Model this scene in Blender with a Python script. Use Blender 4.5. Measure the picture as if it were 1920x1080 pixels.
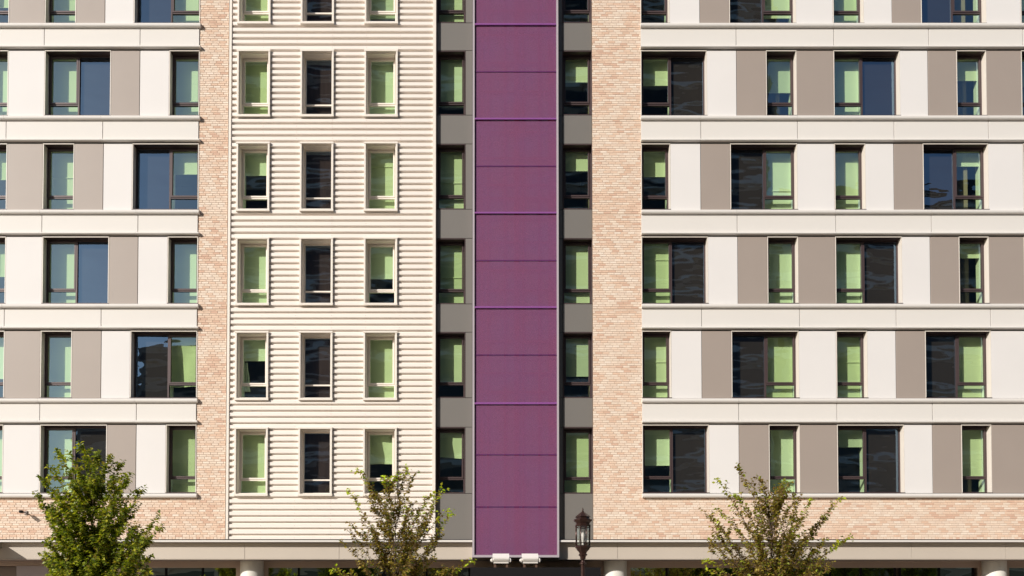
import bpy, math, random
from mathutils import Vector, Matrix, noise
R = math.radians
rnd = random.Random(7)
for o in list(bpy.data.objects):
    bpy.data.objects.remove(o)
SC = bpy.context.scene
COL = SC.collection

# ------------------------------------------------------------------ camera
F, CX, CY = 1755.0, 930.0, 1119.0          # focal length and principal point in pixels of the 1920 px wide photograph
TH = R(1.5); CAMY, CAMZ = -30.0, 1.6
cam = bpy.data.cameras.new('camera')
cam.sensor_width = 36; cam.lens = 36 * F / 1920
cam.shift_x = (960 - CX) / 1920; cam.shift_y = (CY - 540) / 1920
cam.clip_start = .1; cam.clip_end = 3000
co = bpy.data.objects.new('camera', cam); COL.objects.link(co)
co.location = (0, CAMY, CAMZ); co.rotation_euler = (R(90) + TH, 0, 0)
SC.camera = co

# ------------------------------------------------------------------ sky and sun
TX, TZ = 1.02, .65                          # sideways and downward run of a shadow per metre of depth
AZ = math.atan(TX)                         # sun stands to the left of the facade's normal
EL = math.atan(TZ / math.hypot(TX, 1))
w = bpy.data.worlds.new('World'); SC.world = w; w.use_nodes = True
nt = w.node_tree; nt.nodes.clear()
sky = nt.nodes.new('ShaderNodeTexSky'); sky.sky_type = 'NISHITA'; sky.sun_disc = False
sky.sun_elevation = EL; sky.sun_rotation = R(180) + AZ
sky.air_density = 1.0; sky.dust_density = 1.0; sky.ozone_density = 1.5
bg = nt.nodes.new('ShaderNodeBackground'); bg.inputs[1].default_value = .11
wo = nt.nodes.new('ShaderNodeOutputWorld')
nt.links.new(sky.outputs[0], bg.inputs[0]); nt.links.new(bg.outputs[0], wo.inputs[0])
sl = bpy.data.lights.new('sun', 'SUN'); sl.energy = 4.6; sl.angle = R(.5); sl.color = (1, .95, .88)
so = bpy.data.objects.new('sun', sl); COL.objects.link(so)
so.location = (-30, -30, 30)
so.rotation_euler = Vector((TX, 1, -TZ)).to_track_quat('-Z', 'Y').to_euler()
SC.view_settings.view_transform = 'Standard'; SC.view_settings.look = 'None'
SC.view_settings.exposure = 0.06; SC.view_settings.gamma = 1
SC.cycles.max_bounces = 8; SC.cycles.transparent_max_bounces = 12
SC.cycles.caustics_reflective = False; SC.cycles.caustics_refractive = False

# ------------------------------------------------------------------ helpers
def P(px, py, y=0.0):
    """point of the plane at depth y that stands at a pixel of the photograph"""
    u = (px - CX) / F; v = (CY - py) / F
    t = (y - CAMY) / (math.cos(TH) - v * math.sin(TH))
    return u * t, CAMZ + t * (math.sin(TH) + v * math.cos(TH))
def PX(px, py, y=0.0): return P(px, py, y)[0]
def PZ(py, y=0.0): return P(960, py, y)[1]

class MB:
    def __init__(s): s.v = []; s.f = []; s.m = []; s.sm = []
    def add(s, vs, fs, m=0, smooth=False):
        n = len(s.v); s.v += [tuple(q) for q in vs]
        for f in fs: s.f.append([i + n for i in f]); s.m.append(m); s.sm.append(smooth)
        return s
    def box(s, x0, x1, y0, y1, z0, z1, m=0):
        return s.add([(x0,y0,z0),(x1,y0,z0),(x1,y1,z0),(x0,y1,z0),(x0,y0,z1),(x1,y0,z1),(x1,y1,z1),(x0,y1,z1)],
                     [(0,3,2,1),(4,5,6,7),(0,1,5,4),(1,2,6,5),(2,3,7,6),(3,0,4,7)], m)
    def chbox(s, x0, x1, y0, y1, z0, z1, c=.006, m=0):
        """box whose front (low y) edges are chamfered"""
        a = [(x0,z0),(x1,z0),(x1,z1),(x0,z1)]; b = [(x0+c,z0+c),(x1-c,z0+c),(x1-c,z1-c),(x0+c,z1-c)]
        vs = [(x,y1,z) for x,z in a] + [(x,y0+c,z) for x,z in a] + [(x,y0,z) for x,z in b]
        fs = [(3,2,1,0),(8,9,10,11)]
        for i in range(4):
            j = (i+1) % 4; fs += [(i,j,4+j,4+i),(4+i,4+j,8+j,8+i)]
        return s.add(vs, fs, m)
    def ring(s, x0, x1, z0, z1, t, y0, y1, m=0, tb=None, tt=None):
        """rectangular frame in the facade plane, bar width t"""
        tb = t if tb is None else tb; tt = t if tt is None else tt
        s.box(x0, x0+t, y0, y1, z0, z1, m); s.box(x1-t, x1, y0, y1, z0, z1, m)
        s.box(x0+t, x1-t, y0, y1, z0, z0+tb, m); s.box(x0+t, x1-t, y0, y1, z1-tt, z1, m)
        return s
    def prof(s, pts, x0, x1, m=0, caps=True, smooth=False):
        """closed profile of (y,z) points extruded along x"""
        n = len(pts); vs = [(x0,y,z) for y,z in pts] + [(x1,y,z) for y,z in pts]
        fs = [(i, (i+1)%n, n+(i+1)%n, n+i) for i in range(n)]
        s.add(vs, fs, m, smooth)
        if caps: s.add(vs, [tuple(range(n-1,-1,-1)), tuple(range(n,2*n))], m)
        return s
    def lathe(s, pts, cx, cy, n=20, m=0, smooth=True, rot=0, caps=True):
        """pts = (radius, z)"""
        vs = []
        for r, z in pts:
            for k in range(n):
                a = rot + 2*math.pi*k/n; vs.append((cx + r*math.cos(a), cy + r*math.sin(a), z))
        fs = []
        for i in range(len(pts)-1):
            for k in range(n):
                k2 = (k+1) % n; fs.append((i*n+k, i*n+k2, (i+1)*n+k2, (i+1)*n+k))
        s.add(vs, fs, m, smooth)
        if caps: s.add(vs, [tuple(range(n-1,-1,-1)), tuple(range(len(vs)-n, len(vs)))], m)
        return s
    def tube(s, pts, rad, n=6, m=0):
        """round bar through points, rad is a number or a list"""
        k = len(pts); rad = rad if isinstance(rad, (list,tuple)) else [rad]*k
        vs = []
        for i, p in enumerate(pts):
            p = Vector(p); d = (Vector(pts[min(i+1,k-1)]) - Vector(pts[max(i-1,0)])).normalized()
            a = d.cross(Vector((0,0,1)));
            if a.length < .05: a = d.cross(Vector((0,1,0)))
            a.normalize(); b = d.cross(a)
            for j in range(n):
                t = 2*math.pi*j/n; vs.append(p + a*math.cos(t)*rad[i] + b*math.sin(t)*rad[i])
        fs = [(i*n+j, i*n+(j+1)%n, (i+1)*n+(j+1)%n, (i+1)*n+j) for i in range(k-1) for j in range(n)]
        fs += [tuple(range(n-1,-1,-1)), tuple(range((k-1)*n, k*n))]
        return s.add(vs, fs, m, True)
    def build(s, name, mats, parent=None, **props):
        o0 = Vector(WL[parent.name]) if parent else Vector((0,0,0))
        me = bpy.data.meshes.new(name)
        me.from_pydata([Vector(v) - o0 for v in s.v], [], s.f)
        if not isinstance(mats, (list, tuple)): mats = [mats]
        for m in mats: me.materials.append(m)
        me.polygons.foreach_set('material_index', s.m)
        me.polygons.foreach_set('use_smooth', s.sm)
        me.update()
        o = bpy.data.objects.new(name, me); COL.objects.link(o)
        WL[o.name] = tuple(o0)
        if parent: o.parent = parent
        for k, v in props.items(): o[k] = v
        return o
WL = {}
def empty(name, loc, parent=None, **props):
    o = bpy.data.objects.new(name, None); COL.objects.link(o); o.empty_display_size = .2
    o0 = Vector(WL[parent.name]) if parent else Vector((0,0,0))
    o.location = Vector(loc) - o0; WL[o.name] = tuple(loc)
    if parent: o.parent = parent
    for k, v in props.items(): o[k] = v
    return o

# ------------------------------------------------------------------ materials
def srgb(r, g, b):
    return tuple((c/255/12.92 if c/255 <= .04045 else ((c/255+.055)/1.055)**2.4) for c in (r,g,b)) + (1,)
def nodes(name):
    m = bpy.data.materials.new(name); m.use_nodes = True
    n = m.node_tree.nodes; l = m.node_tree.links; n.clear()
    out = n.new('ShaderNodeOutputMaterial')
    return m, n, l, out
def mat(name, col, rough=.5, metal=0, var=.06, vscale=1.5, fine=.03, fscale=60, bump=.0, bscale=3, stretch=(1,1,1), coat=0, spec=.5):
    """paint or metal: base colour with soft large blotches, fine grain and a faint bump, all in world space"""
    m, n, l, out = nodes(name)
    b = n.new('ShaderNodeBsdfPrincipled'); l.new(b.outputs[0], out.inputs[0])
    b.inputs['Roughness'].default_value = rough; b.inputs['Metallic'].default_value = metal
    b.inputs['Coat Weight'].default_value = coat; b.inputs['Specular IOR Level'].default_value = spec
    g = n.new('ShaderNodeNewGeometry'); mp = n.new('ShaderNodeMapping'); mp.inputs['Scale'].default_value = stretch
    l.new(g.outputs['Position'], mp.inputs[0])
    n1 = n.new('ShaderNodeTexNoise'); n1.inputs['Scale'].default_value = vscale; n1.inputs['Detail'].default_value = 4
    n2 = n.new('ShaderNodeTexNoise'); n2.inputs['Scale'].default_value = fscale; n2.inputs['Detail'].default_value = 2
    l.new(mp.outputs[0], n1.inputs['Vector']); l.new(g.outputs['Position'], n2.inputs['Vector'])
    def scaled(src, amp):
        q = n.new('ShaderNodeMath'); q.operation = 'MULTIPLY_ADD'; q.inputs[1].default_value = amp*2; q.inputs[2].default_value = 1-amp
        l.new(src, q.inputs[0]); return q.outputs[0]
    mu = n.new('ShaderNodeMath'); mu.operation = 'MULTIPLY'
    l.new(scaled(n1.outputs['Fac'], var), mu.inputs[0]); l.new(scaled(n2.outputs['Fac'], fine), mu.inputs[1])
    vm = n.new('ShaderNodeVectorMath'); vm.operation = 'SCALE'; vm.inputs[0].default_value = col[:3]
    l.new(mu.outputs[0], vm.inputs['Scale']); l.new(vm.outputs[0], b.inputs['Base Color'])
    if bump:
        n3 = n.new('ShaderNodeTexNoise'); n3.inputs['Scale'].default_value = bscale; n3.inputs['Detail'].default_value = 1
        l.new(g.outputs['Position'], n3.inputs['Vector'])
        bp = n.new('ShaderNodeBump'); bp.inputs['Strength'].default_value = 1; bp.inputs['Distance'].default_value = bump
        l.new(n3.outputs['Fac'], bp.inputs['Height']); l.new(bp.outputs[0], b.inputs['Normal'])
    return m
def glass_mat(name, tint, refl=.16, wav=.004, ws=1.3, rough=.0, coat=(.58,.74,1.0)):
    """one sheet of window glass: tinted see-through plus a clear reflection, surface slightly wavy"""
    m, n, l, out = nodes(name)
    tr = n.new('ShaderNodeBsdfTransparent'); tr.inputs[0].default_value = tint + (1,)
    gl = n.new('ShaderNodeBsdfGlossy'); gl.inputs['Roughness'].default_value = rough; gl.inputs[0].default_value = coat + (1,)
    g = n.new('ShaderNodeNewGeometry'); mp = n.new('ShaderNodeMapping'); mp.inputs['Scale'].default_value = (.55,1,1.5)
    l.new(g.outputs['Position'], mp.inputs[0])
    no = n.new('ShaderNodeTexNoise'); no.inputs['Scale'].default_value = ws; no.inputs['Detail'].default_value = 1.5
    l.new(mp.outputs[0], no.inputs['Vector'])
    bp = n.new('ShaderNodeBump'); bp.inputs['Strength'].default_value = 1; bp.inputs['Distance'].default_value = wav
    l.new(no.outputs['Fac'], bp.inputs['Height']); l.new(bp.outputs[0], gl.inputs['Normal'])
    # Schlick reflectance, the same from either side of the sheet
    dt = n.new('ShaderNodeVectorMath'); dt.operation = 'DOT_PRODUCT'; l.new(g.outputs['Normal'], dt.inputs[0]); l.new(g.outputs['Incoming'], dt.inputs[1])
    ab = n.new('ShaderNodeMath'); ab.operation = 'ABSOLUTE'; l.new(dt.outputs['Value'], ab.inputs[0])
    om = n.new('ShaderNodeMath'); om.operation = 'SUBTRACT'; om.inputs[0].default_value = 1; l.new(ab.outputs[0], om.inputs[1])
    pw = n.new('ShaderNodeMath'); pw.operation = 'POWER'; pw.inputs[1].default_value = 5; l.new(om.outputs[0], pw.inputs[0])
    ad = n.new('ShaderNodeMath'); ad.operation = 'MULTIPLY_ADD'; ad.use_clamp = True; ad.inputs[1].default_value = 1-refl; ad.inputs[2].default_value = refl
    l.new(pw.outputs[0], ad.inputs[0])
    mx = n.new('ShaderNodeMixShader'); l.new(ad.outputs[0], mx.inputs[0]); l.new(tr.outputs[0], mx.inputs[1]); l.new(gl.outputs[0], mx.inputs[2])
    l.new(mx.outputs[0], out.inputs[0])
    return m
def leaf_mat(name, col, tr=.35):
    m, n, l, out = nodes(name)
    b = n.new('ShaderNodeBsdfPrincipled'); b.inputs['Roughness'].default_value = .45
    t = n.new('ShaderNodeBsdfTranslucent')
    g = n.new('ShaderNodeNewGeometry'); no = n.new('ShaderNodeTexNoise'); no.inputs['Scale'].default_value = 7
    l.new(g.outputs['Position'], no.inputs['Vector'])
    q = n.new('ShaderNodeMath'); q.operation = 'MULTIPLY_ADD'; q.inputs[1].default_value = .9; q.inputs[2].default_value = .55
    l.new(no.outputs['Fac'], q.inputs[0])
    vm = n.new('ShaderNodeVectorMath'); vm.operation = 'SCALE'; vm.inputs[0].default_value = col; l.new(q.outputs[0], vm.inputs['Scale'])
    l.new(vm.outputs[0], b.inputs['Base Color'])
    v2 = n.new('ShaderNodeVectorMath'); v2.operation = 'MULTIPLY'; v2.inputs[1].default_value = (1.5,1.6,.6); l.new(vm.outputs[0], v2.inputs[0])
    l.new(v2.outputs[0], t.inputs[0])
    mx = n.new('ShaderNodeMixShader'); mx.inputs[0].default_value = tr
    l.new(b.outputs[0], mx.inputs[1]); l.new(t.outputs[0], mx.inputs[2]); l.new(mx.outputs[0], out.inputs[0])
    return m
def screen_mat(name, col, clear):
    """fine perforated metal: too fine to see the holes, so a share of it is clear"""
    m, n, l, out = nodes(name)
    b = n.new('ShaderNodeBsdfPrincipled'); b.inputs['Roughness'].default_value = .55; b.inputs['Metallic'].default_value = .1
    tr = n.new('ShaderNodeBsdfTransparent')
    g = n.new('ShaderNodeNewGeometry')
    no = n.new('ShaderNodeTexNoise'); no.inputs['Scale'].default_value = 45; no.inputs['Detail'].default_value = 3; l.new(g.outputs['Position'], no.inputs['Vector'])
    n2 = n.new('ShaderNodeTexNoise'); n2.inputs['Scale'].default_value = .9; n2.inputs['Detail'].default_value = 3; l.new(g.outputs['Position'], n2.inputs['Vector'])
    q = n.new('ShaderNodeMath'); q.operation = 'MULTIPLY_ADD'; q.inputs[1].default_value = .9; q.inputs[2].default_value = .55; l.new(no.outputs['Fac'], q.inputs[0])
    vm = n.new('ShaderNodeVectorMath'); vm.operation = 'SCALE'; vm.inputs[0].default_value = col[:3]; l.new(q.outputs[0], vm.inputs['Scale'])
    mc = n.new('ShaderNodeMix'); mc.data_type = 'RGBA'; mc.blend_type = 'MULTIPLY'; mc.inputs['Factor'].default_value = 1
    cr = n.new('ShaderNodeValToRGB'); cr.color_ramp.elements[0].position = .35; cr.color_ramp.elements[1].position = .65
    cr.color_ramp.elements[0].color = (1.0,.94,.95,1); cr.color_ramp.elements[1].color = (.94,.98,1.03,1)
    l.new(n2.outputs['Fac'], cr.inputs[0]); l.new(vm.outputs[0], mc.inputs[6]); l.new(cr.outputs[0], mc.inputs[7])
    l.new(mc.outputs[2], b.inputs['Base Color'])
    wv = n.new('ShaderNodeTexWave'); wv.wave_type = 'BANDS'; wv.bands_direction = 'Z'; wv.inputs['Scale'].default_value = 9; wv.inputs['Distortion'].default_value = 2; wv.inputs['Detail'].default_value = 1; wv.inputs['Detail Scale'].default_value = .4
    l.new(g.outputs['Position'], wv.inputs['Vector'])
    q2 = n.new('ShaderNodeMath'); q2.operation = 'MULTIPLY_ADD'; q2.inputs[1].default_value = .05; q2.inputs[2].default_value = clear-.025; l.new(wv.outputs['Fac'], q2.inputs[0])
    mx = n.new('ShaderNodeMixShader'); l.new(q2.outputs[0], mx.inputs[0]); l.new(b.outputs[0], mx.inputs[1]); l.new(tr.outputs[0], mx.inputs[2])
    l.new(mx.outputs[0], out.inputs[0])
    return m

M = {}
M['white'] = mat('white_painted_metal', (.72,.69,.67), .6, spec=.3, var=.035, vscale=.8, fine=.02, bump=.004, bscale=.9)
M['fascia'] = mat('cream_painted_metal', (.69,.655,.615), .55, spec=.3, var=.04, vscale=.6, fine=.02, bump=.004, bscale=1.1, stretch=(.4,1,2))
M['taupe'] = mat('taupe_painted_metal', (.34,.283,.246), .5, var=.04, vscale=1, fine=.06, fscale=90, bump=.003, bscale=1)
M['grey'] = mat('grey_composite_panel', (.165,.152,.138), .5, var=.04, vscale=1, fine=.1, fscale=90, bump=.002, bscale=1)
M['cream'] = mat('cream_ribbed_metal', (.82,.75,.685), .5, var=.05, vscale=.7, fine=.02, stretch=(.4,1,1.5))
M['creamtrim'] = mat('cream_window_trim', (.80,.73,.65), .4, var=.03)
M['bronze'] = mat('dark_bronze_frame', (.085,.058,.058), .36, var=.08, metal=.2)
M['lowfascia'] = mat('beige_lower_fascia', (.52,.455,.385), .42, var=.04, vscale=.8, bump=.004, bscale=.8)
M['purple'] = screen_mat('purple_perforated_metal', (.225,.07,.17,1), .34)
M['purpletrim'] = mat('purple_trim', (.24,.075,.27), .4, var=.05); M['purpledark'] = mat('deep_purple_trim', (.10,.018,.10), .4, var=.05)
M['screenframe'] = mat('pale_grey_mauve_frame', (.42,.37,.40), .4, var=.05)
M['stud'] = mat('red_brown_sheathing_stud', (.62,.07,.05), .6)
M['backpanel'] = mat('blue_grey_backing', (.36,.40,.50), .5)  # sky reflection of the glass behind the screen, put into the colour
M['dark'] = mat('dark_backing', (.03,.026,.025), .8)
M['shadowbox'] = mat('grey_brown_shadow_box', (.13,.10,.085), .8)
M['room'] = mat('room_wall_paint', (.34,.25,.22), .8, var=.3, vscale=.8)
M['blind'] = mat('roller_blind_fabric', (.80,.80,.66), .8, var=.05, vscale=2, bump=.006, bscale=2)
BLM = [M['blind'], mat('ivory_blind_fabric', (.72,.74,.56), .8, var=.06, vscale=2), mat('white_blind_fabric', (.84,.86,.78), .8, var=.05, vscale=2), mat('grey_blind_fabric', (.62,.64,.58), .8, var=.08, vscale=3)]
M['lining'] = mat('white_window_lining', (.8,.8,.76), .5)
M['mesh'] = mat('brown_sheer_shade', (.17,.115,.105), .9, var=.35, vscale=3, stretch=(3,1,.4))
M['mortar'] = mat('pale_mortar', (.50,.37,.275), .9, var=.12, fine=.12)
M['store_trim'] = mat('beige_storefront_frame', (.50,.38,.31), .45)
M['black'] = mat('black_mullion', (.010,.009,.010), .6, spec=.12)
M['colwhite'] = mat('white_column_paint', (.76,.73,.67), .4, var=.03)
M['soffit'] = mat('brown_grey_soffit', (.33,.27,.24), .6)
M['glass'] = glass_mat('green_tinted_glass', (.80,.93,.70), .20, coat=(.58,.82,1.0))
M['glassdark'] = glass_mat('dark_tinted_glass', (.48,.50,.48), .22, .008, coat=(.46,.72,1.0))
M['glassstore'] = glass_mat('storefront_glass', (.35,.38,.33), .5, .006, .8, coat=(.85,.95,.8))
M['lampmetal'] = mat('dark_bronze_lamp_metal', (.06,.030,.024), .28, metal=.55, var=.2, vscale=8)
M['lampglass'] = glass_mat('clear_lantern_glass', (.93,.93,.92), .14, .002, 6, coat=(1,1,1))
M['flood'] = mat('white_floodlight_housing', (.80,.76,.71), .4)
M['bracket'] = mat('brown_bracket', (.10,.055,.035), .5)
M['bark'] = mat('brown_bark', (.085,.055,.038), .85, var=.3, vscale=12)
M['asphalt'] = mat('asphalt', (.075,.07,.062), .85, var=.15, fine=.2)
M['paving'] = mat('concrete_paving', (.42,.36,.29), .8, var=.12, fine=.1)
M['kerb'] = mat('granite_kerb', (.33,.32,.31), .75, fine=.2)
M['line'] = mat('white_road_paint', (.7,.7,.66), .7, var=.1)
M['opp'] = mat('dark_stone_cladding', (.36,.29,.24), .6, var=.2, vscale=.3)
M['oppslab'] = mat('pale_concrete_slab', (.75,.70,.64), .7)
M['oppglass'] = mat('dark_curtain_glazing', (.02,.025,.03), .15)
M['soil'] = mat('brown_soil', (.07,.05,.035), .95, fine=.3)
tones = [(.74,.58,.46),(.73,.54,.41),(.77,.635,.515),(.69,.485,.36),(.745,.60,.485),(.64,.425,.315),(.79,.67,.56)]
weights = [5,4,5,2,4,1,2]
BRM = [mat('sand_brick_tone', t+(1,), .85, var=.10, vscale=4, fine=.10, fscale=40, bump=.004, bscale=50) for t in tones]
LEAF = {'dark': leaf_mat('dark_green_leaf', (.11,.15,.02)), 'mid': leaf_mat('mid_green_leaf', (.27,.31,.03)),
        'lime': leaf_mat('lime_leaf', (.55,.68,.04), .45), 'brown': leaf_mat('brown_green_leaf', (.23,.15,.045)), 'olive': leaf_mat('olive_leaf', (.36,.28,.045)),
        'yellow': leaf_mat('yellow_green_leaf', (.48,.46,.04), .45)}

# ------------------------------------------------------------------ ground
XL, XR = PX(-150, 600), PX(2070, 600)
MB().box(-400, 400, -9.0, 40, -.3, .14).build('pavement', M['paving'], kind='structure')
MB().box(-400, 400, -9.15, -9.003, -.3, .145).build('kerb', M['kerb'], kind='structure')
MB().add([(-1500,-1500,0),(1500,-1500,0),(1500,-9.0,0),(-1500,-9.0,0)], [(0,1,2,3)]).build('road', M['asphalt'], kind='structure')
MB().box(-400, 400, -60.5, -26.0, -.2, .15).build('far_pavement', M['paving'], kind='structure')
lm = MB()
for k in range(-12, 13): lm.add([(k*7,-17.6,.006),(k*7+3,-17.6,.006),(k*7+3,-17.48,.006),(k*7,-17.48,.006)], [(0,1,2,3)])
lm.build('road_markings', M['line'], kind='structure')

# ------------------------------------------------------------------ the building
BLD = empty('apartment_building', (0,0,0), label='long modern apartment building with brick piers, ribbed cream cladding and a purple screen', category='building')
wt = [-81, 94.5, 269, 443.5, 620, 796]           # wings: top of each row of windows and panels
wb = [45, 218, 394, 570, 747, 925]
ZT = [PZ(v) for v in wt]; ZB = [PZ(v) for v in wb]
rowmid = [20, 155, 330, 507, 685, 860]
def edges(rows, table):
    return [sum(PX(r[i], rowmid[k]) for k, r in zip(rows, table))/len(rows) for i in range(len(table[0]))]
L_odd = edges([1,3,5], [[15,82.5,207,261.5,317,375],[9,78.5,203.5,258,313.5,370],[7,76,201,256,311.5,368.5]])
L_even = edges([0,2,4], [[17,84,143,198,252,375.5],[13,80,138,192.5,247,371.5],[8,76,134.5,189.5,244,369]])
R_odd = edges([1,3,5], [[1201,1325,1380.5,1436,1493,1563,1687.5,1740,1794,1850.5,1917],
                        [1203,1327.5,1384.5,1440,1497.5,1568,1692,1746,1799.5,1855,1921],
                        [1204,1330,1385.5,1441,1499.5,1568.5,1695,1747,1801,1857.5,1923]])
R_even = edges([0,2,4], [[1201,1254,1311.5,1366,1492.5,1562,1620,1672.5,1727,1849,1914],
                         [1202,1257,1314,1370,1494,1564.5,1623,1676,1730.5,1854,1919.5],
                         [1203.5,1260.5,1316.5,1372,1499,1568.5,1626,1680,1735,1858,1923]])
XWL = (L_odd[5] + L_even[5])/2; L_odd[5] = L_even[5] = XWL     # right end of the left wing
XWR = (R_odd[0] + R_even[0])/2; R_odd[0] = R_even[0] = XWR     # left end of the right wing

def wall_panel(x0, x1, z0, z1, kind, y=0.0):
    m = {'w': M['white'], 't': M['taupe'], 'g': M['grey']}[kind]
    g = .009
    b = MB(); b.chbox(x0+g, x1-g, y, y+.03, z0+g, z1-g*.5, .004, 0); b.box(x0, x1, y+.034, y+.3, z0, z1, 1)
    pr = {}
    if kind == 't': pr['label'] = 'taupe wall panel'
    b.build('wall_panel', [m, M['dark']], BLD, **pr)

def window(x0, x1, z0, z1, style='wing', double=None, drop=1.0, y=0.0, crumple=0, sheer=False):
    """opening x0..x1, z0..z1 in the facade plane y. double = side of the opening sash ('L' or 'R') in a two-light window"""
    wn = empty('window', ((x0+x1)/2, y, z0), BLD)
    fm = M['creamtrim'] if style == 'rib' else M['bronze']
    d = .25 if style != 'rib' else .27              # depth of the frame behind the facade plane
    yf = y + d
    # reveal lining seen from outside
    rv = MB(); t = .022
    jm = M['creamtrim'] if style in ('rib','wing') else M['bronze']
    rv.box(x0, x0+t, y-.002, yf, z0, z1, 0); rv.box(x1-t, x1, y-.002, yf, z0, z1, 0)
    rv.box(x0+t, x1-t, y-.002, yf, z1-.03, z1, 1 if style != 'rib' else 0)
    rv.box(x0+t, x1-t, y-.004, yf, z0, z0+.03, 1 if style != 'rib' else 0)
    if style == 'wing': rv.box(x0, x1-.0, y-.012, y-.004, z1-.030, z1-.002, 0)
    if style == 'wing': rv.box(x0+.002, x1+.01, y-.03, y-.004, z0, z0+.026, 1)
    rv.build('reveal', [jm, M['bronze']], wn)
    X0, X1, Z0, Z1 = x0+t, x1-t, z0+.03, z1-.03
    fw = .045; H = Z1-Z0
    fr = MB(); fr.ring(X0, X1, Z0, Z1, fw, yf, yf+.09)
    zt0 = Z0 + H*.215; zt1 = zt0 + .045             # transom
    lights = []                                     # openings beside each other: (a, b, is_sash)
    if double:
        wd = X1-X0; ms = .05
        if double == 'L': xm = X0 + wd*.455; lights = [(X0+fw, xm, True), (xm+ms, X1-fw, False)]
        else: xm = X1 - wd*.455 - ms; lights = [(X0+fw, xm, False), (xm+ms, X1-fw, True)]
        fr.box(xm, xm+ms, yf-.012, yf+.09, Z0+fw, Z1-fw)
    else: lights = [(X0+fw, X1-fw, not sheer)]
    for a, b, s in lights:
        if s or sheer: fr.box(a, b, yf-.004 if s else yf-.012, yf+.09, zt0, zt1)
    fr.build('frame', fm, wn)
    for a, b, s in lights:
        g = MB()
        if s:
            sf = MB(); sw = .048
            sf.ring(a+.003, b-.003, zt1+.003, Z1-fw-.003, sw, yf-.022, yf+.05)
            sf.build('sash', fm, wn)
            pn = [(a+sw-.004, b-sw+.004, zt1+sw-.004, Z1-fw-sw+.004), (a-.004, b+.004, Z0+fw-.004, zt0+.004)]
        elif sheer: pn = [(a-.004, b+.004, zt1-.004, Z1-fw+.004), (a-.004, b+.004, Z0+fw-.004, zt0+.004)]
        else: pn = [(a-.004, b+.004, Z0+fw-.004, Z1-fw+.004)]
        for (pa, pb, pc, pd) in pn:
            tl = rnd.uniform(-.0022, .0022); tv = rnd.uniform(-.006, .006); yp = yf+.035
            MB().add([(pa,yp+tl,pc+0),(pb,yp-tl,pc),(pb,yp-tl+tv,pd),(pa,yp+tl+tv,pd)], [(0,1,2,3)]).build(
                'pane', M['glass'] if s else M['glassdark'], wn)
        yb = yf + (.27 if style == 'wing' else .20 if style == 'rib' else .16)
        if s:
            # plaster lining and blind inside
            li = MB(); a2, b2 = a-.03, b+.03
            li.box(a2-.02, a2, yf+.091, yf+.5, Z0, Z1); li.box(b2, b2+.02, yf+.091, yf+.5, Z0, Z1)
            li.box(a2, b2, yf+.091, yf+.5, Z1-.02, Z1); li.box(a2, b2, yf+.091, yf+.6, Z0, Z0+.03)
            li.build('jamb_lining', M['lining'], wn)
            if drop > 0:
                zb = Z1 - .04 - (H-.07)*min(drop, 1)
                bl = MB(); nx, nz = 7, 12; vs = []; fs = []
                for i in range(nz+1):
                    for j in range(nx+1):
                        u = j/nx; v = i/nz
                        yy = yb + crumple*(.05*math.sin(3.2*u+4*v) + .09*(noise.noise(Vector((x0*3+u*2.2, v*2.2, z0))))) - crumple*.02
                        xx = a2+.012 + (b2-a2-.024)*u
                        zz = zb + (Z1-.04-zb)*v + crumple*.10*(1-v)*noise.noise(Vector((u*1.5, x0, z0)))
                        vs.append((xx, yy, zz))
                for i in range(nz):
                    for j in range(nx):
                        q = i*(nx+1)+j; fs.append((q, q+1, q+nx+2, q+nx+1))
                bl.add(vs, fs, 0, True)
                if not crumple and drop < .99: bl.box(a2+.012, b2-.012, yb-.012, yb+.006, zb-.025, zb+.005, 0)
                if drop >= .99 and not crumple and rnd.random() < .4:
                    zh_ = Z0 + H*rnd.uniform(.3, .85); bl.box(a2+.012, b2-.012, yb-.03, yb-.004, zh_-.016, zh_+.006, 0)
                bl.build('blind', rnd.choice(BLM+[M['blind']]), wn)
        elif sheer:
            MB().box(a-.03, b+.03, yf+.14, yf+.15, Z0, Z1).build('blind', M['mesh'], wn, label='brown sheer shade')
        else:
            MB().box(a-.03, b+.03, yf+.092, yf+.11, Z0, Z1).build('shadow_box', M['shadowbox'], wn)
    return wn

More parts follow.
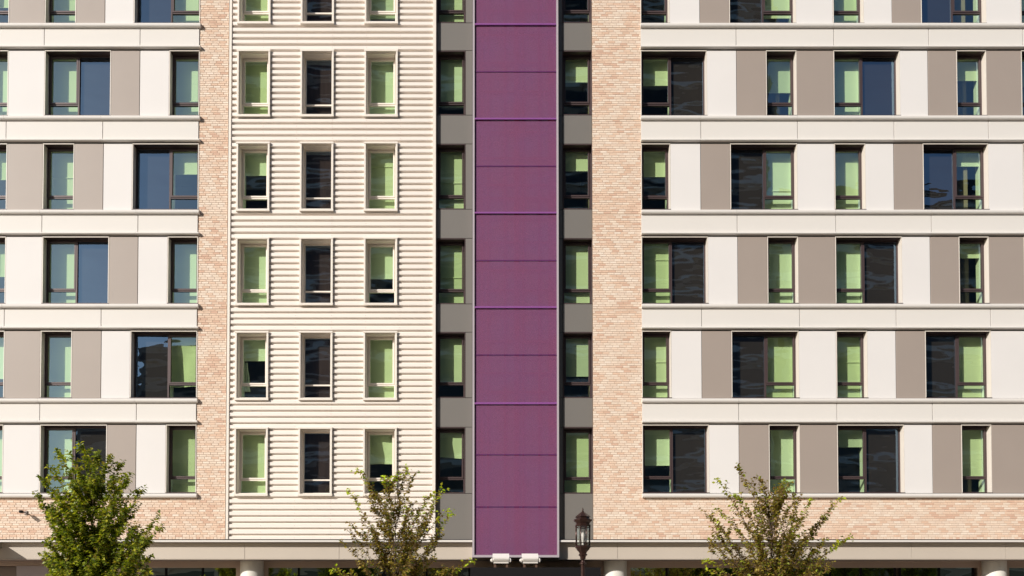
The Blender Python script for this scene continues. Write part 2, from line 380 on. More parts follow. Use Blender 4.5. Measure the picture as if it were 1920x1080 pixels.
# wings: one row of openings and panels after another, every other row shifted
drops = {(0,'L'):[.6,1,1], (1,'L'):[1,1,1], (2,'L'):[.42,1,.33], (3,'L'):[.5,1,1], (4,'L'):[.65,1,.8], (5,'L'):[1,1,1],
         (0,'R'):[0,.77,1,.12,1], (1,'R'):[.38,.5,.9,.30,.4], (2,'R'):[.37,1,1,.2,1], (3,'R'):[1,1,1,.2,1],
         (4,'R'):[1,1,1,1,1], (5,'R'):[.55,1,.26,.72,1]}
for r in range(6):
    z0, z1 = ZB[r], ZT[r]
    odd = r % 2
    dl = drops[(r,'L')]; dr = drops[(r,'R')]
    e = L_odd if odd else L_even
    xe = XL
    wall_panel(XL, e[0]-1.0, z0, z1, 'w' if not odd else 't'); window(e[0]-1.0, e[0], z0, z1, drop=dl[0])
    wall_panel(e[0], e[1], z0, z1, 'w' if odd else 't')
    if odd:
        window(e[1], e[2], z0, z1, double='L', drop=dl[1]); wall_panel(e[2], e[3], z0, z1, 't'); wall_panel(e[3], e[4], z0, z1, 'w')
        window(e[4], e[5], z0, z1, drop=dl[2])
    else:
        window(e[1], e[2], z0, z1, drop=dl[1]); wall_panel(e[2], e[3], z0, z1, 't'); wall_panel(e[3], e[4], z0, z1, 'w')
        window(e[4], e[5], z0, z1, double='R', drop=dl[2], crumple=1 if r == 4 else 0)
    e = R_odd if odd else R_even
    if odd:
        window(e[0], e[1], z0, z1, double='L', drop=dr[0]); wall_panel(e[1], e[2], z0, z1, 'w'); wall_panel(e[2], e[3], z0, z1, 't')
        window(e[3], e[4], z0, z1, drop=dr[1]); wall_panel(e[4], e[5], z0, z1, 't')
        window(e[5], e[6], z0, z1, double='L', drop=dr[2]); wall_panel(e[6], e[7], z0, z1, 'w'); wall_panel(e[7], e[8], z0, z1, 't')
        window(e[8], e[9], z0, z1, drop=dr[3]); wall_panel(e[9], e[10], z0, z1, 't')
        window(e[10], e[10]+2.14, z0, z1, double='L', drop=dr[4])
        if e[10]+2.14 < XR: wall_panel(e[10]+2.14, XR, z0, z1, 'w')
    else:
        window(e[0], e[1], z0, z1, drop=dr[0]); wall_panel(e[1], e[2], z0, z1, 'w'); wall_panel(e[2], e[3], z0, z1, 't')
        window(e[3], e[4], z0, z1, double='R', drop=dr[1]); wall_panel(e[4], e[5], z0, z1, 'w')
        window(e[5], e[6], z0, z1, drop=dr[2]); wall_panel(e[6], e[7], z0, z1, 'w'); wall_panel(e[7], e[8], z0, z1, 't')
        window(e[8], e[9], z0, z1, double='R', drop=dr[3]); wall_panel(e[9], e[10], z0, z1, 'w')
        window(e[10], e[10]+1.0, z0, z1, drop=dr[4]); wall_panel(e[10]+1.0, XR, z0, z1, 't')

# fascia bands between the rows, in lengths with joints
jl = [[83.5,263],[12,193],[79,259],[8.5,190],[75,256],[83,263]]
jr = [[1380,1563,1741,1917],[1314,1495,1676,1853],[1382,1567,1746,1921],[1315.5,1499,1680,1857],[1385,1569,1748,1923],[1385,1569,1748]]
def lip_pts(zt, h, p=.115, y=0.0):
    """drip lip: flat top, straight face, rounded under-edge"""
    return [(y+.05, zt), (y-p*.55, zt-.012), (y-p*.9, zt-.03), (y-p, zt-.055), (y-p, zt-h*.62), (y-p*.94, zt-h*.78), (y-p*.78, zt-h*.93), (y-p*.5, zt-h), (y+.05, zt-h)][::-1]
for r in range(-1, 6):
    if r >= 0: zt = ZB[r]
    else: zt = ZT[0] + .66
    zb = ZT[r+1] if r < 5 else None
    yy = wb[r] + 20 if r >= 0 else -100
    for side, js in (('L', jl[r]), ('R', jr[r])):
        xs = [PX(j, yy) for j in js]
        xs = ([XL] + xs + [XWL+.045]) if side == 'L' else ([XWR-.005] + xs + [XR])
        for a, b in zip(xs[:-1], xs[1:]):
            MB().prof(lip_pts(zt-.002, .15), a-.03 if a not in (XL, XWR-.005) else a, b-.036 if b not in (XR, XWL+.045) else b).build('fascia_lip', M['fascia'], BLD)
            if zb is not None:
                MB().chbox(a+.009, b-.009 - (.05 if b == XWL+.045 else 0), -.016, .02, zb+.135, zt-.155, .004).box(a, b-.05, .022, .28, zb, zt, 1).build('fascia_panel', [M['fascia'], M['dark']], BLD)
                MB().prof(lip_pts(zb+.135, .10), a-.03 if a not in (XL, XWR-.005) else a, b-.036 if b not in (XR, XWL+.045) else b).build('fascia_lip', M['fascia'], BLD)
ZTOP = ZT[0] + .68

# ribbed cladding in the middle
XC0, XC1 = PX(432, 500), PX(811, 500)
zr0, zr1 = PZ(49.2-1.5), PZ(851.5-1.5); PER = (zr0-zr1)/70
YF, YBK = -.02, .055
def rib_sheet(x0, x1, z0, z1):
    zz = zr0 + PER*12
    pts = []
    while zz > z0 - PER:
        # going down: front face bottom edge at zz
        for dz, yy in ((.0, YF+.008), (-.006, YBK), (-.068, YBK), (-.090, YF), (-.090-(PER-.090-.014), YF)):
            pts.append((zz+dz, yy))
        zz -= PER
    out = []
    for (za, ya), (zb_, yb_) in zip(pts[:-1], pts[1:]):
        if za <= z0 or zb_ >= z1: continue
        def at(z): return ya + (yb_-ya)*(za-z)/max(za-zb_, 1e-6)
        ta, tb = min(za, z1), max(zb_, z0)
        if not out: out.append((at(ta), ta))
        out.append((at(tb), tb))
    prof = [(.1, out[0][1])] + out + [(.1, out[-1][1])]
    MB().prof(prof, x0, x1).build('ribbed_cladding_sheet', M['cream'], BLD)
ct = [-82, 93.5, 266.5, 445, 621, 801]; cb = [45, 219, 396, 572.5, 750.5, 930]
CT = [PZ(v, -.06) for v in ct]; CB = [PZ(v, -.06) for v in cb]
cx = [((PX(446,155)+PX(441,685))/2, (PX(507.5,155)+PX(503.5,685))/2), ((PX(564,155)+PX(561,685))/2, (PX(626,155)+PX(624,685))/2),
      ((PX(684,155)+PX(681.5,685))/2, (PX(745.5,155)+PX(745,685))/2)]
ZBR = PZ(1011)                                    # underside of the brick and ribbed cladding
gx = [XC0, cx[0][0], cx[0][1], cx[1][0], cx[1][1], cx[2][0], cx[2][1], XC1]
seams = [XC0, PX(548,500), PX(690,500), XC1]
def strip(z0, z1):
    a = XC0
    for b in (PX(623,500), XC1):
        rib_sheet(a, b-.001, z0, z1); a = b+.001
strip(CT[0], ZTOP)
cdrops = [[1,.9,.8],[1,1,.97],[.35,1,1],[1,1,.52],[.34,1,1],[1,1,.5]]
for r in range(6):
    for i in (0,2,4,6): rib_sheet(gx[i], gx[i+1], CB[r], CT[r])
    strip(CT[r+1] if r < 5 else ZBR, CB[r])
    for k in range(3):
        a, b = cx[k]
        tr = MB(); yp = -.085; th = .055
        tr.box(a, a+th, yp, .02, CB[r]+.07, CT[r]-.055); tr.box(b-th, b, yp, .02, CB[r]+.07, CT[r]-.055)
        tr.box(a-.01, b+.01, yp-.012, .02, CT[r]-.055, CT[r]); tr.box(a-.01, b+.01, yp-.012, .03, CB[r], CB[r]+.07)
        wn = window(a+th, b-th, CB[r]+.07, CT[r]-.055, 'rib', drop=cdrops[r][k], y=0.0, sheer=(k == 1), crumple=.6 if (r,k) == (5,2) else 0)
        tr.build('window_trim', M['creamtrim'], wn)
MB().box(PX(427.5,500), XC0, -.05, .1, ZBR, ZTOP).build('corner_trim', M['creamtrim'], BLD)
MB().box(XC1, PX(817,500), -.05, .3, ZBR, ZTOP).build('corner_trim', M['creamtrim'], BLD)
rv = MB()
for r in range(7):
    za, zb_ = (ZTOP, CT[0]) if r == 0 else (CB[r-1], CT[r] if r < 6 else ZBR)
    k = 0; z = zr0 + PER*12
    while z > zb_:
        zc = z - PER + .065
        if za-.02 > zc > zb_+.03:
            for q in (492, 555, 622, 686, 750): rv.box(PX(q,500)-.006, PX(q,500)+.006, YF-.005, YF, zc-.006, zc+.006)
        z -= PER
rv.build('rivet_heads', M['taupe'], BLD, kind='stuff')

# grey bays either side of the purple screen
GY = .10
gt = [-80, 95, 270, 447, 623, 801]; gb = [43, 216, 392.5, 570, 746, 925.5]
GT = [PZ(v, GY) for v in gt]; GB = [PZ(v, GY) for v in gb]
gxl = (PX(818,500,GY), PX(872.5,500,GY), PX(886,500,GY)); gxr = (PX(1047,500,GY), PX(1055,500,GY), PX(1111,500,GY))
ZG0 = PZ(1012, GY)
gd = {'l':[1,.77,1,1,.77,.42], 'r':[.05,.36,.30,1,.62,1]}
for r in range(6):
    window(gxl[0], gxl[1], GB[r], GT[r], 'bay', drop=gd['l'][r], y=GY, crumple=.6 if r == 5 else 0)
    wall_panel(gxl[1], gxl[2], GB[r], GT[r], 'g', GY)
    window(gxr[1], gxr[2], GB[r], GT[r], 'bay', drop=gd['r'][r], y=GY)
    wall_panel(gxr[0], gxr[1], GB[r], GT[r], 'g', GY)
    zn = GT[r+1] if r < 5 else ZG0
    wall_panel(gxl[0], gxl[2], zn, GB[r], 'g', GY); wall_panel(gxr[0]+.0, gxr[1], zn, GB[r], 'g', GY); wall_panel(gxr[1], gxr[2], zn, GB[r], 'g', GY)
wall_panel(gxl[0], gxl[2], GT[0], ZTOP, 'g', GY); wall_panel(gxr[0], gxr[2], GT[0], ZTOP, 'g', GY)

# purple screen
PX0, PX1 = PX(886,500,-.1), PX(1047.5,500,-.1)
ZP0 = PZ(1045, -.1)
fr = MB(); fw = .062
fr.box(PX0, PX0+fw, -.10, .34, ZP0, ZTOP); fr.box(PX1-fw, PX1, -.10, .34, ZP0, ZTOP); fr.box(PX0+fw, PX1-fw, -.10, .34, ZP0, ZP0+.075)
fr.build('screen_frame', M['screenframe'], BLD)
lines = [-44, 47, 135, 224, 312, 400, 489, 577, 666, 757, 853, 951]
a, b = PX0+fw, PX1-fw
prev = ZTOP
for i, ly in enumerate(lines):
    z = PZ(ly, -.04); major = ly in (47, 224, 400, 577, 757)
    MB().box(a+.002, b-.002, -.042, -.036, z+.028, prev-.004).build('screen_panel', M['purple'], BLD)
    if major: MB().prof([(-.034,z-.03),(-.034,z+.05),(-.09,z+.028),(-.098,z+.02),(-.098,z-.022),(-.09,z-.03)], a, b).build('screen_rail', M['purpletrim'], BLD)
    else: MB().box(a, b, -.056, -.030, z-.014, z+.02).build('screen_rail', M['purpledark'], BLD)
    prev = z - (.034 if major else .02)
MB().box(a+.002, b-.002, -.042, -.036, ZP0+.079, prev-.004).build('screen_panel', M['purple'], BLD)
bk = MB(); bk.box(a, b, .16, .2, ZP0+.076, ZTOP)
bk.build('screen_backing', M['backpanel'], BLD)
sd = MB()
for x0, x1 in ((898,906),(913.5,916.5),(945,948),(964,973),(979.5,982),(1009,1012.5),(1028,1040)):
    sd.box(PX(x0,500,.1), PX(x1,500,.1), .09, .158, ZP0+.076, ZTOP)
for q in (20, 66, 118, 172, 248, 297, 347, 372, 455, 507, 545, 640, 700, 735):
    sd.box(a, b, .07, .088, PZ(q+2,.08), PZ(q-2,.08))
sd.build('screen_support_frame', M['stud'], BLD)

# brick
XB0, XB1 = XWL, PX(425.5,500); XB2, XB3 = PX(1111.5,500,0), XWR
ZBT = PZ(933.5)                                   # top of the low brick band
LB = .222; CH = (ZBT-ZBR)/18
cells = []
def course(x0, x1, z0, z1, k):
    off = (k % 2)*LB/2 + .03*(k % 3)
    x = math.floor((x0-off)/LB)*LB + off
    while x < x1:
        a_, b_ = max(x, x0), min(x+LB-.011, x1)
        if b_-a_ > .03: cells.append((a_, b_, z0, z1))
        x += LB
k = 0; z = ZBR
floors = [PZ(q) for q in (51,225.5,402,579)]
while z < ZTOP-.05:
    h = CH
    cut = [f for f in floors if z < f < z+CH]
    low = z < ZBT-.03
    z1 = z+h-.011
    for (xa, xb) in ((XL if low else XB0, XB1), (XB2, XR if low else XB3)):
        if k == 0:
            x = xa
            while x < xb: cells.append((x, min(x+.10, xb), z, z1)); x += .111
        else: course(xa, xb, z, z1 - (.02 if cut else 0), k)
    z += h; k += 1
tm = {}
def tone(a_, z_):
    c = noise.noise(Vector((a_*.5, z_*.9, 3)))
    t = rnd.choices(range(7), weights)[0]
    if c > .22 and rnd.random() < .5: t = rnd.choice([1,3,1,5])
    return t
full = [c for c in cells if abs((c[1]-c[0]) - (LB-.011)) < 1e-4]
full.sort(key=lambda c: c[2])                     # the lowest stand nearest to the camera
seenband = full[:300]; pick = set(seenband)
BH = CH-.011
meshes = {}
for t in range(7):
    for v in range(2):
        mb = MB(); mb.chbox(0, LB-.011, -.0, .055, 0, BH, .004)
        me = bpy.data.meshes.new('brick'); me.from_pydata(mb.v, [], mb.f); me.materials.append(BRM[t]); meshes[(t,v)] = me
for c in seenband:
    o = bpy.data.objects.new('brick', meshes[(tone(c[0], c[2]), rnd.randrange(2))]); COL.objects.link(o)
    o.location = (c[0], .012 + rnd.uniform(-.002, .002), c[2]); o.parent = BLD
rest = MB()
for c in cells:
    if c in pick: continue
    yq = .012 + rnd.uniform(-.002, .002)
    rest.chbox(c[0], c[1], yq, yq+.055, c[2], c[3], .004, tone(c[0], c[2]))
rest.build('brickwork', BRM, BLD, kind='stuff')
MB().box(XB0-.02, XB1, .021, .32, ZBR, ZTOP).box(XL, XB0-.02, .021, .32, ZBR, ZBT).build('mortar', M['mortar'], BLD)
MB().box(XB2, XB3+.02, .021, .32, ZBR, ZTOP).box(XB3+.02, XR, .021, .32, ZBR, ZBT).build('mortar', M['mortar'], BLD)
MB().box(XB1+.002, PX(427.5,500)-.002, .06, .3, ZBR, ZTOP).build('joint_seal', M['dark'], BLD)

# ledge, lower fascia, soffit
FY = .20
zl0, zl1 = PZ(1016.2, -.02), PZ(1012.8, -.02)
zf1 = PZ(1017, FY); zf0 = PZ(1048.5, FY)
for a, b in ((XL, PX0-.003), (PX1+.003, XR)):
    MB().box(a, b, -.035, FY+.1, zl0, zl1).build('ledge', M['fascia'], BLD)
    MB().box(a, b, .03, FY+.1, zl1, ZBR-.0).build('ledge_gap', M['dark'], BLD)
js = [84, 459, 636, 815] ; jsr = [1158, 1335, 1512, 1709.5, 1886]
for xs in ([XL]+[PX(q,1030,FY) for q in js]+[PX0-.003], [PX1+.003]+[PX(q,1030,FY) for q in jsr]+[XR]):
    for a, b in zip(xs[:-1], xs[1:]):
        MB().chbox(a+.004, b-.004, FY, FY+.05, zf0+.02, zl0-.005, .004).box(a, b-.003, FY-.018, FY+.06, zf0-.008, zf0+.018).build('lower_fascia_panel', M['lowfascia'], BLD)
MB().box(PX0-.003, PX1+.003, FY+.15, FY+.4, zf0-.008, zl1).build('lower_fascia_panel', M['soffit'], BLD)
SY = 1.25
MB().box(XL, XR, FY+.061, 3.0, zf0, zf0+.06).build('soffit', M['soffit'], BLD)
# storefront
zh = PZ(1049, SY) ; zg = PZ(1061.5, SY)
MB().box(XL, XR, SY-.02, SY+.12, zg, zf0).build('storefront_header', M['store_trim'], BLD)
bays = [(264, 446), (500, 1128), (1179, 1836), (1888, 2050)]
bx = [(PX(a,1070,SY), PX(b,1070,SY)) for a, b in bays]
px_ = PX(92,1070,SY)
solids = [(PX(31,1070,SY-.05), px_), (px_+.01, bx[0][0])] + [(bx[i][1], bx[i+1][0]) for i in range(3)]
for i, (a, b) in enumerate(solids):
    MB().box(a, b, SY-.05, SY+.12, .14, zg).build('storefront_pier', M['screenframe'] if i == 0 else M['store_trim'], BLD)
MB().box(XL, PX(31,1070,SY), SY+.5, SY+.6, .14, zg).build('storefront_pier', M['soffit'], BLD)
mull = [[311, 380], [560, 640, 720, 800, 880, 960, 1018, 1095], [1250, 1330, 1410, 1500, 1556, 1614, 1678, 1688, 1761, 1825], [1960]]
for (a, b), ml in zip(bx, mull):
    sf = empty('storefront_window', ((a+b)/2, SY, .14), BLD)
    MB().ring(a, b, .14, zg, .055, SY-.03, SY+.08).build('frame', M['store_trim'], sf)
    xs = [a+.055] + [PX(q,1070,SY) for q in ml] + [b-.055]
    for q in xs[1:-1]: MB().box(q-.03, q+.03, SY-.01, SY+.07, .2, zg-.056).build('mullion', M['black'], sf)
    for p, q in zip(xs[:-1], xs[1:]):
        if q-p < .2: continue
        tl = rnd.uniform(-.003, .003)
        MB().add([(p,SY+.03+tl,.2),(q,SY+.03-tl,.2),(q,SY+.03-tl,zg-.05),(p,SY+.03+tl,zg-.05)], [(0,1,2,3)]).build('pane', M['glassstore'], sf)
for q in (472.5, 1153.5, 1864):
    yc = FY + .50 + .38
    MB().lathe([(.38,.14),(.38,zf0-.003)], PX(q,1070,yc), yc, 40, caps=False).build('column', M['colwhite'], BLD)
# rooms behind
MB().box(XL, XR, 4.0, 4.2, 0, ZTOP).build('room_back_wall', M['room'], BLD)
fl = MB()
for r in range(6): fl.box(XL, XR, .31, 3.99, ZB[r]-.45, ZB[r]-.15)
fl.box(XL, XR, .31, 3.99, ZTOP-.05, ZTOP+.2); fl.box(XL, XL+.1, .3, 4, 0, ZTOP); fl.box(XR-.1, XR, .3, 4, 0, ZTOP)  # top slab and end walls added to keep sky light out of the rooms
fl.build('floor_slab_and_sky_block', M['room'], BLD)
pt = MB()
xs = XL+3.1
while xs < XR: pt.box(xs, xs+.12, .62, 3.99, PZ(1000), ZTOP-.06); xs += 3.1
pt.build('party_wall', M['room'], BLD)
MB().box(XL, XR, -.12, 4.2, ZTOP+.201, ZTOP+.5).build('roof_sky_block', M['fascia'], BLD)  # unseen roof cap, added to shut out sky light from above

# entrance canopy just left of the picture: it throws the slanting shadow on the lower fascia
zc = PZ(1016, FY)
MB().box(XL-4, PX(2,1018,FY), -1.6, FY-.02, zc-.25, zc-.02).build('side_canopy', M['lowfascia'], BLD)
# entrance canopy below the floodlights
zk = PZ(1064, -.9)
MB().box(PX(882,1070,-.9), PX(1126,1070,-.9), -.95, SY-.06, zk-.35, zk).build('entrance_canopy', M['black'], BLD)

# towel hanging inside a window of the ribbed bay
tx, tz = P(463, 706, .44)
tw = MB(); vs = []; fs = []; nx, nz = 8, 10
for i in range(nz+1):
    v = i/nz; wdt = .07 + .15*(1-v)
    for j in range(nx+1):
        u = j/nx
        vs.append((tx - .03 + (u-.35)*wdt + .02*noise.noise(Vector((v*3, 4, 1))), .44 + .022*math.sin(u*15) + .015*(1-v), tz - .50 + .95*v))
for i in range(nz):
    for j in range(nx): q = i*(nx+1)+j; fs.append((q, q+1, q+nx+2, q+nx+1))
tw.add(vs, fs, 0, True)
tw.build('towel', M['lining'], None, label='pale towel hanging inside a half open window of the ribbed bay', category='towel')

# ------------------------------------------------------------------ floodlights
def floodlight(px, label):
    y = -.85; cxx, zz = P(px, 1046, y)
    t = empty('floodlight', (cxx, y, zk), label=label, category='floodlight', group='white floodlights below the purple screen')
    W = .285
    b = MB()
    b.chbox(cxx-W+.03, cxx+W-.03, y+.02, y+.30, zz-.10, zz-.012, .02)
    for i in range(22):
        x = cxx-W+.05+i*(2*W-.1)/21; b.box(x-.005, x+.005, y-.02, y+.06, zz-.085, zz-.02)
    b.prof([(y+.0, zz-.115), (y+.02, zz-.17), (y+.25, zz-.17), (y+.3, zz-.10)][::-1], cxx-W+.05, cxx+W-.05)
    b.build('housing', M['flood'], t)
    v = MB(); v.add([(cxx-W+.02,y+.04,zz),(cxx+W-.03,y+.04,zz),(cxx+W-.03,y+.30,zz+.155),(cxx-W+.02,y+.30,zz+.155),
                     (cxx-W+.02,y+.06,zz-.012),(cxx+W-.03,y+.06,zz-.012),(cxx+W-.03,y+.32,zz+.143),(cxx-W+.02,y+.32,zz+.143)],
                    [(0,1,2,3),(7,6,5,4),(0,4,5,1),(2,6,7,3),(1,5,6,2),(3,7,4,0)])
    v.build('visor', M['flood'], t)
    for s in (-1, 1):
        x = cxx + s*W
        MB().prof([(y+.02, zz-.13), (y+.0, zz-.07), (y+.05, zz-.01), (y+.2, zz-.01), (y+.24, zz-.12)], x-.015, x+.015).build('end_plate', M['flood'], t)
        k = MB(); k.tube([(x, y+.11, zz-.07), (x+s*.05, y+.11, zz-.07)], .035, 8); k.build('knob', M['flood'], t)
        lx = cxx + s*.185
        lg = MB(); lg.box(lx-.035, lx+.035, y+.08, y+.16, min(zk, zz-.24), zz-.165); lg.tube([(lx, y+.12, zz-.20), (lx+s*.03, y+.12, zk)], .022, 6)
        lg.build('leg', M['bracket'], t)
    c = MB(); c.tube([(cxx-.03,y+.1,zz-.16),(cxx+.02,y+.09,zz-.215),(cxx+.05,y+.09,zz-.225),(cxx+.12,y+.1,zz-.165)], .007, 5); c.build('cable', M['black'], t)
    return t
floodlight(939.5, 'white floodlight on the left of the pair under the purple screen')
floodlight(994.5, 'white floodlight on the right of the pair under the purple screen, nearer the lantern')

# ------------------------------------------------------------------ wall camera on the brick
wx, wz = P(49, 961.5, .01)
cm = empty('security_camera', (wx, .01, wz), label='small security camera on an arm on the brick band at far left', category='security camera')
b = MB(); b.chbox(wx-.05, wx+.05, -.03, .012, wz-.06, wz+.06, .01); b.build('wall_plate', M['soffit'], cm)
b = MB(); b.tube([(wx, -.03, wz), (wx, -.12, wz+.005), (wx, -.22, wz)], .018, 8); b.build('arm', M['soffit'], cm)
b = MB(); b.tube([(wx, -.17, wz+.0), (wx, -.21, wz), (wx, -.38, wz-.01), (wx, -.385, wz-.01)], [.03,.042,.042,.034], 12); b.build('camera_body', M['black'], cm)
b = MB(); b.prof([(-.42, wz+.03), (-.42, wz+.038), (-.2, wz+.055), (-.2, wz+.047)], wx-.045, wx+.045); b.build('sunshade', M['soffit'], cm)

# ------------------------------------------------------------------ street lantern
def street_lamp(px, y, label):
    x0, _ = P(px, 1040, y)
    def Z(py): return PZ(py, y)
    s = 1/(F/(y-CAMY))
    t = empty('street_lamp', (x0, y, .14), label=label, category='street lamp')
    N = 8; ro = math.pi/8
    b = MB()
    b.lathe([(.20,.14),(.20,.22),(.17,.30),(.16,.75),(.12,.85),(.075,.92),(.058,1.05),(.05,2.0),(.046,Z(1059)),(.046,Z(1058))], x0, y, 16)
    b.lathe([(.046,Z(1058)),(6.5*s,Z(1057.5)),(6.5*s,Z(1055.5)),(.046,Z(1055)),(.045,Z(1048.5)),(5.2*s,Z(1048)),(5.2*s,Z(1046))], x0, y, 16)
    for k in range(10):
        a = 2*math.pi*k/10; b.tube([(x0+.047*math.cos(a), y+.047*math.sin(a), 1.1), (x0+.043*math.cos(a), y+.043*math.sin(a), Z(1059))], .007, 4)
    b.build('pole', M['lampmetal'], t)
    b = MB(); b.lathe([(r*s, Z(q)) for r, q in ((5,1047),(6,1043),(8.6,1041),(8.6,1039.5),(6.5,1038),(8,1035),(11.5,1031.5),(12.3,1031),(12.8,1028.5),(14.3,1028),(14.8,1026.5),(15.6,1025.5),(15.2,1024),(13.2,1022.8))], x0, y, N, 0, False, ro)
    b.build('lantern_base', M['lampmetal'], t)
    R1, R0 = 13.9*s, 13.2*s
    cg = MB()
    def pt(k, r): a = ro + 2*math.pi*k/N; return (x0 + r*math.cos(a), y + r*math.sin(a))
    for k in range(N):
        p = pt(k, R0); q = pt(k, R1)
        cg.tube([(p[0], p[1], Z(1023)), (q[0], q[1], Z(986))], 1.05*s, 6)
    cg.build('lantern_posts', M['lampmetal'], t)
    for q, th, rr in ((1018.5,1.3,R0), (989.5,1.3,R1*.99)):
        rg = MB(); z0, z1 = Z(q+th/2), Z(q-th/2)
        rg.lathe([(rr-1.6*s,z0),(rr+.6*s,z0),(rr+.6*s,z1),(rr-1.6*s,z1),(rr-1.6*s,z0)], x0, y, N, 0, False, ro, caps=False)
        rg.build('lantern_ring', M['lampmetal'], t)
    for k in range(N):
        a, b2 = pt(k, R0*.97), pt(k+1, R0*.97); c, d = pt(k, R1*.97), pt(k+1, R1*.97)
        MB().add([(a[0],a[1],Z(1023)),(b2[0],b2[1],Z(1023)),(d[0],d[1],Z(986)),(c[0],c[1],Z(986))], [(0,1,2,3)]).build('pane', M['lampglass'], t)
    b = MB(); b.lathe([(r*s, Z(q)) for r, q in ((12,987.5),(15,987),(15.3,984.5),(13,983),(13.5,981),(14.5,980),(17.6,977),(18.3,975.6),(18.3,974.6),(13.2,972.8),(12.6,970.5),(15,969.8),(15,969),(10,965),(5,961.3),(2.2,959.6),(2.2,958.6))], x0, y, N, 0, False, ro)
    b.build('lantern_roof', M['lampmetal'], t)
    b = MB(); b.lathe([(r*s, Z(q)) for r, q in ((2.2,959),(1,957.5),(1,956.8),(1.7,956),(1.7,955),(.7,954.3),(.7,953.6),(1.3,953),(.2,951.8))], x0, y, 10)
    b.build('finial', M['lampmetal'], t)
    b = MB(); b.lathe([(.03,Z(1022.5)),(.03,Z(1014)),(.05,Z(1010)),(.055,Z(1003)),(.03,Z(999)),(.005,Z(998))], x0, y, 14)
    b.build('lamp_bulb', M['flood'], t)
street_lamp(1093, -7.0, 'dark bronze street lantern with eight glass sides beside the purple screen')

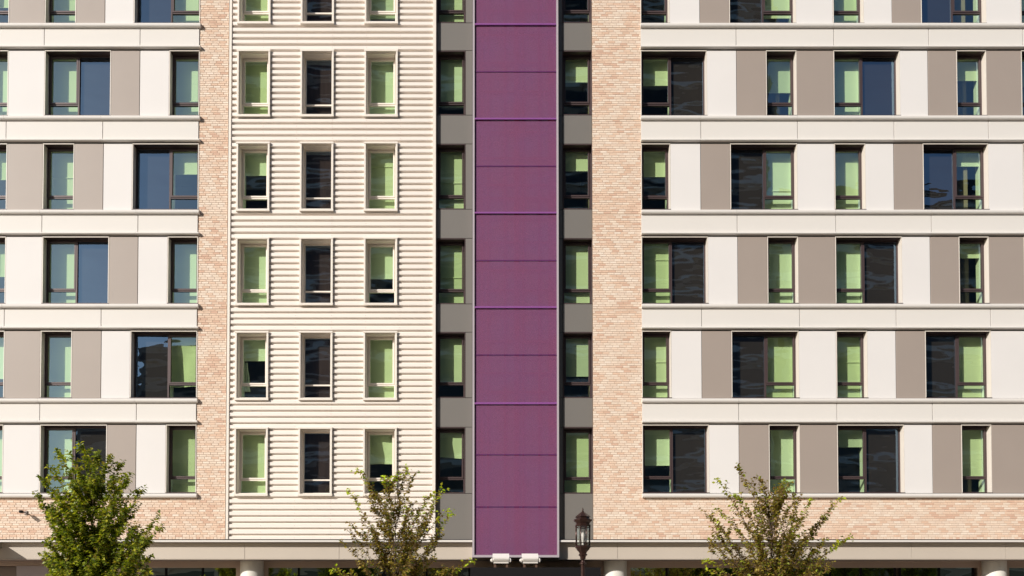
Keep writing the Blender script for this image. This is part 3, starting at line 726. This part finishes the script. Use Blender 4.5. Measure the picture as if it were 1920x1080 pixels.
# ------------------------------------------------------------------ trees
def tree(px, y, tips, nrand, box, palette, pal_tip, seed, label, leafn=1.0, fork=1125, sz=.088, grp=None):
    rr = random.Random(seed)
    x0 = PX(px, 1080, y)
    t = empty('street_tree', (x0, y, .14), label=label, category='tree')
    if grp: t['group'] = grp
    zf = PZ(fork, y)
    tips = list(tips)
    for _ in range(nrand):
        for _try in range(40):
            a = rr.uniform(box[0], box[2]); b = rr.uniform(box[1], box[3])
            # crown outline: an ellipse
            if abs((a-(box[0]+box[2])/2)/((box[2]-box[0])/2))**2.8 + abs((b-box[3])/((box[3]-box[1])))**2.8 < 1: break
        tips.append((a, b, 0))
    tk = MB(); tk.tube([(x0,y,.14),(x0+.02,y,.5),(x0-.02,y+.02,zf*.55),(x0,y,zf)], [.085,.07,.06,.052], 10)
    tk.build('trunk', M['bark'], t)
    zl = PZ(min(q[1] for q in tips)+(70 if nrand > 80 else 120), y)
    br = MB(); lf = MB()
    br.tube([(x0,y,zf-.05),(x0+.02,y,zf+(zl-zf)*.35),(x0-.02,y+.02,zf+(zl-zf)*.7),(x0,y,zl)], [.05,.036,.022,.008], 6)
    mats = list(LEAF.keys())
    def leaf(p, d, size, m):
        # folded pointed leaf hanging from its stalk
        up = Vector((rr.gauss(0,.5), rr.gauss(0,.5), 1)).normalized()
        sd = d.cross(up)
        if sd.length < .05: sd = Vector((1,0,0))
        sd.normalize(); nn = sd.cross(d).normalized()
        L = size; Wd = size*.36; f = nn*(Wd*.35)
        b0 = p; m1 = p + d*L*.45; tp = p + d*L - nn*L*.12
        lf.add([b0, m1+sd*Wd+f, tp, m1-sd*Wd+f, m1], [(0,1,4), (1,2,4), (4,2,3), (0,4,3)], mats.index(m))
    def shoot(pts, r0, leafy, dens, tipm):
        n = len(pts)
        br.tube(pts, [max(.0022, r0*(1-i/(n-.6))) for i in range(n)], 4)
        seg = [(Vector(pts[i]), Vector(pts[i+1])) for i in range(n-1)]
        tot = sum((b-a).length for a, b in seg); pos = leafy*tot; side = 1
        while pos < tot:
            q = pos; 
            for a, b in seg:
                l_ = (b-a).length
                if q <= l_: break
                q -= l_
            d = (b-a).normalized(); p = a + d*min(q, l_)
            s_ = d.cross(Vector((rr.gauss(0,.6), rr.gauss(0,.6), 1)))
            if s_.length < .05: s_ = Vector((1,0,0))
            s_.normalize()
            dd = (d*.55 + s_*side*.9 + Vector((rr.gauss(0,.25), rr.gauss(0,.25), -.25))).normalized()
            fr_ = pos/tot
            if tipm and fr_ > .78 and rr.random() < .8: m = rr.choice(pal_tip)
            else: m = rr.choice(palette)
            leaf(p, dd, sz*rr.uniform(.65,1.15)*(1.1 if m in pal_tip else 1), m)
            side = -side; pos += dens*rr.uniform(.7,1.3)
        return
    for (a, b, bright) in tips:
        w_ = (box[2]-box[0])/2/(F/(y-CAMY))
        yy = y + rr.gauss(0, .42)*w_
        X, Z = P(a, b, yy)
        en = Vector((X, yy, Z)); hd = math.hypot(X-x0, yy-y)
        z_st = max(zf - rr.uniform(0,.2), Z - hd*rr.uniform(1.1,1.8) - .5)
        st = Vector((x0 + rr.uniform(-.02,.02), y + rr.uniform(-.02,.02), z_st))
        dv = en - st; n = 9
        bow = Vector((-dv.x, -dv.y, 0))*.28
        pts = []
        wob = Vector((rr.uniform(0,50), 0, 0))
        for i in range(n+1):
            u = i/n
            p = st + dv*u + bow*math.sin(math.pi*u)*.55
            p += Vector((noise.noise(wob+Vector((u*3,0,0))), noise.noise(wob+Vector((u*3,7,0))), 0))*.09*u
            pts.append(p)
        shoot(pts, .008 + .008*min(1, dv.length/3), .30, .030/leafn, bright)
        if bright:
            for _ in range(9):
                p = en + Vector((rr.gauss(0,.06), rr.gauss(0,.06), rr.gauss(-.02,.05)))
                leaf(p, Vector((rr.gauss(0,1), rr.gauss(0,1), rr.gauss(-.2,.5))).normalized(), sz*rr.uniform(.8,1.1), rr.choice(pal_tip))
        ns = int(9*leafn + dv.length*3.5)
        for _ in range(ns):
            u = rr.uniform(.28, .95); i = int(u*n); p = pts[i].lerp(pts[i+1], u*n-i)
            ln = rr.uniform(.14,.42)*(1.1-u*.5)
            dr = (dv.normalized()*.8 + Vector((rr.gauss(0,.6), rr.gauss(0,.6), rr.uniform(.0,.6)))).normalized()
            q = p + dr*ln*.5 + Vector((0,0,.0)); q2 = p + dr*ln + Vector((0,0,.05*ln))
            shoot([p, q, q2], .0032, .05, .030/leafn, bright and u > .6)
    br.build('branches', M['bark'], t)
    lf.build('crown', [LEAF[k] for k in mats], t, kind='stuff')
    return t
t1 = tree(172, -6.2, [(108,840,0),(150,838,0),(88,872,0),(70,890,0),(62,922,0),(78,950,0),(98,1006,0),(182,850,0),(210,855,0),(230,862,0),(250,885,0),(275,912,0),(300,962,0),
               (306,982,0),(262,945,0),(272,1045,0),(270,1030,0),(90,1060,0),(240,900,0),(130,850,0),(268,1010,0),(262,985,0),(100,1030,0),(105,980,0)], 88, (70, 888, 288, 1120),
     ['dark','dark','mid','mid','mid','dark','olive','yellow'], ['mid','yellow'], 11, 'densest and greenest of the three street trees, below the left wing', 1.4, 1230, .112, 'young street trees in front of the building')
t2 = tree(742, -6.0, [(670,882,1),(702,925,0),(655,918,1),(738,893,1),(762,880,1),(776,892,0),(720,898,1),(830,915,1),(812,925,1),(842,955,1),(845,962,1),(832,988,0),
               (655,978,0),(637,1010,0),(665,1050,0),(625,1068,1),(885,1052,1),(850,1060,0),(815,1045,0),(700,955,0),(790,950,1),(760,950,1)], 46, (640, 905, 852, 1115),
     ['brown','brown','olive','brown','dark','olive'], ['lime','lime','yellow'], 23, 'sparse brownish street tree with lime shoot tips, in front of the ribbed cladding', .9, 1165, .10, 'young street trees in front of the building')
t3 = tree(1448, -6.0, [(1380,874,0),(1342,898,1),(1312,950,0),(1348,955,1),(1340,976,1),(1328,985,0),(1400,900,0),(1425,900,0),(1428,898,0),(1470,900,1),(1465,915,0),(1520,935,1),
               (1578,932,1),(1560,948,0),(1595,1005,1),(1575,1018,1),(1326,1012,0),(1325,1050,1),(1330,1070,1),(1560,1062,0),(1450,925,0),(1515,960,0),(1380,925,1)], 48, (1322, 905, 1592, 1115),
     ['brown','olive','brown','brown','olive','mid'], ['lime','yellow','mid'], 37, 'sparse brownish street tree in front of the right wing', .9, 1165, .10, 'young street trees in front of the building')
def copy_tree(src, loc, sc, label):
    r = src.copy(); COL.objects.link(r); r.location = loc; r.scale = (sc, sc, sc); r.rotation_euler[2] = rnd.uniform(0, 6)
    r['label'] = label; r['group'] = 'trees on the far side of the street'
    for ch in src.children:
        c = ch.copy(); COL.objects.link(c); c.parent = r
for x, y, q in ((16,-44,'nearest the tower of the four on the right'),(22,-46,'second of the four on the right'),(28,-43,'third of the four on the right'),(34,-46,'farthest right'),(-12,-45,'standing alone on the left')):
    copy_tree(t1, (x, y, .15), 1.95, 'leafy tree across the street, ' + q)

# ------------------------------------------------------------------ buildings across the street (seen in the window reflections)
def opposite(x0, x1, h, label, slabs=True, wallm='opp'):
    t = empty('opposite_building', ((x0+x1)/2, -60, .15), label=label, category='building')
    MB().box(x0+.3, x1-.3, -85, -60.3, .15, h-.5).build('wall', M[wallm], t)
    z = 4.2; sb = MB(); gl = MB()
    while z < h-1:
        sb.box(x0, x1, -85.2, -60, z-.55, z); gl.box(x0+.8, x1-.8, -60.34, -60.28, z+.4, z+2.3)
        z += 3.4
    sb.build('floor_band', M['oppslab'] if slabs else M['opp'], t); gl.build('window_strip', M['oppglass'], t)
    MB().box(x0, x1, -85.2, -60, h-.5, h).build('parapet', M['opp'], t)
opposite(-41, -35.6, 25.5, 'lowest dark building reflected in the left windows', False)
opposite(-35.5, -27, 28.5, 'mid-height dark building reflected in the left windows', False)
opposite(-26.9, 27.5, 78, 'tall dark tower reflected in the middle windows', True)
opposite(27.6, 62, 43, 'banded building reflected in the right windows', True)
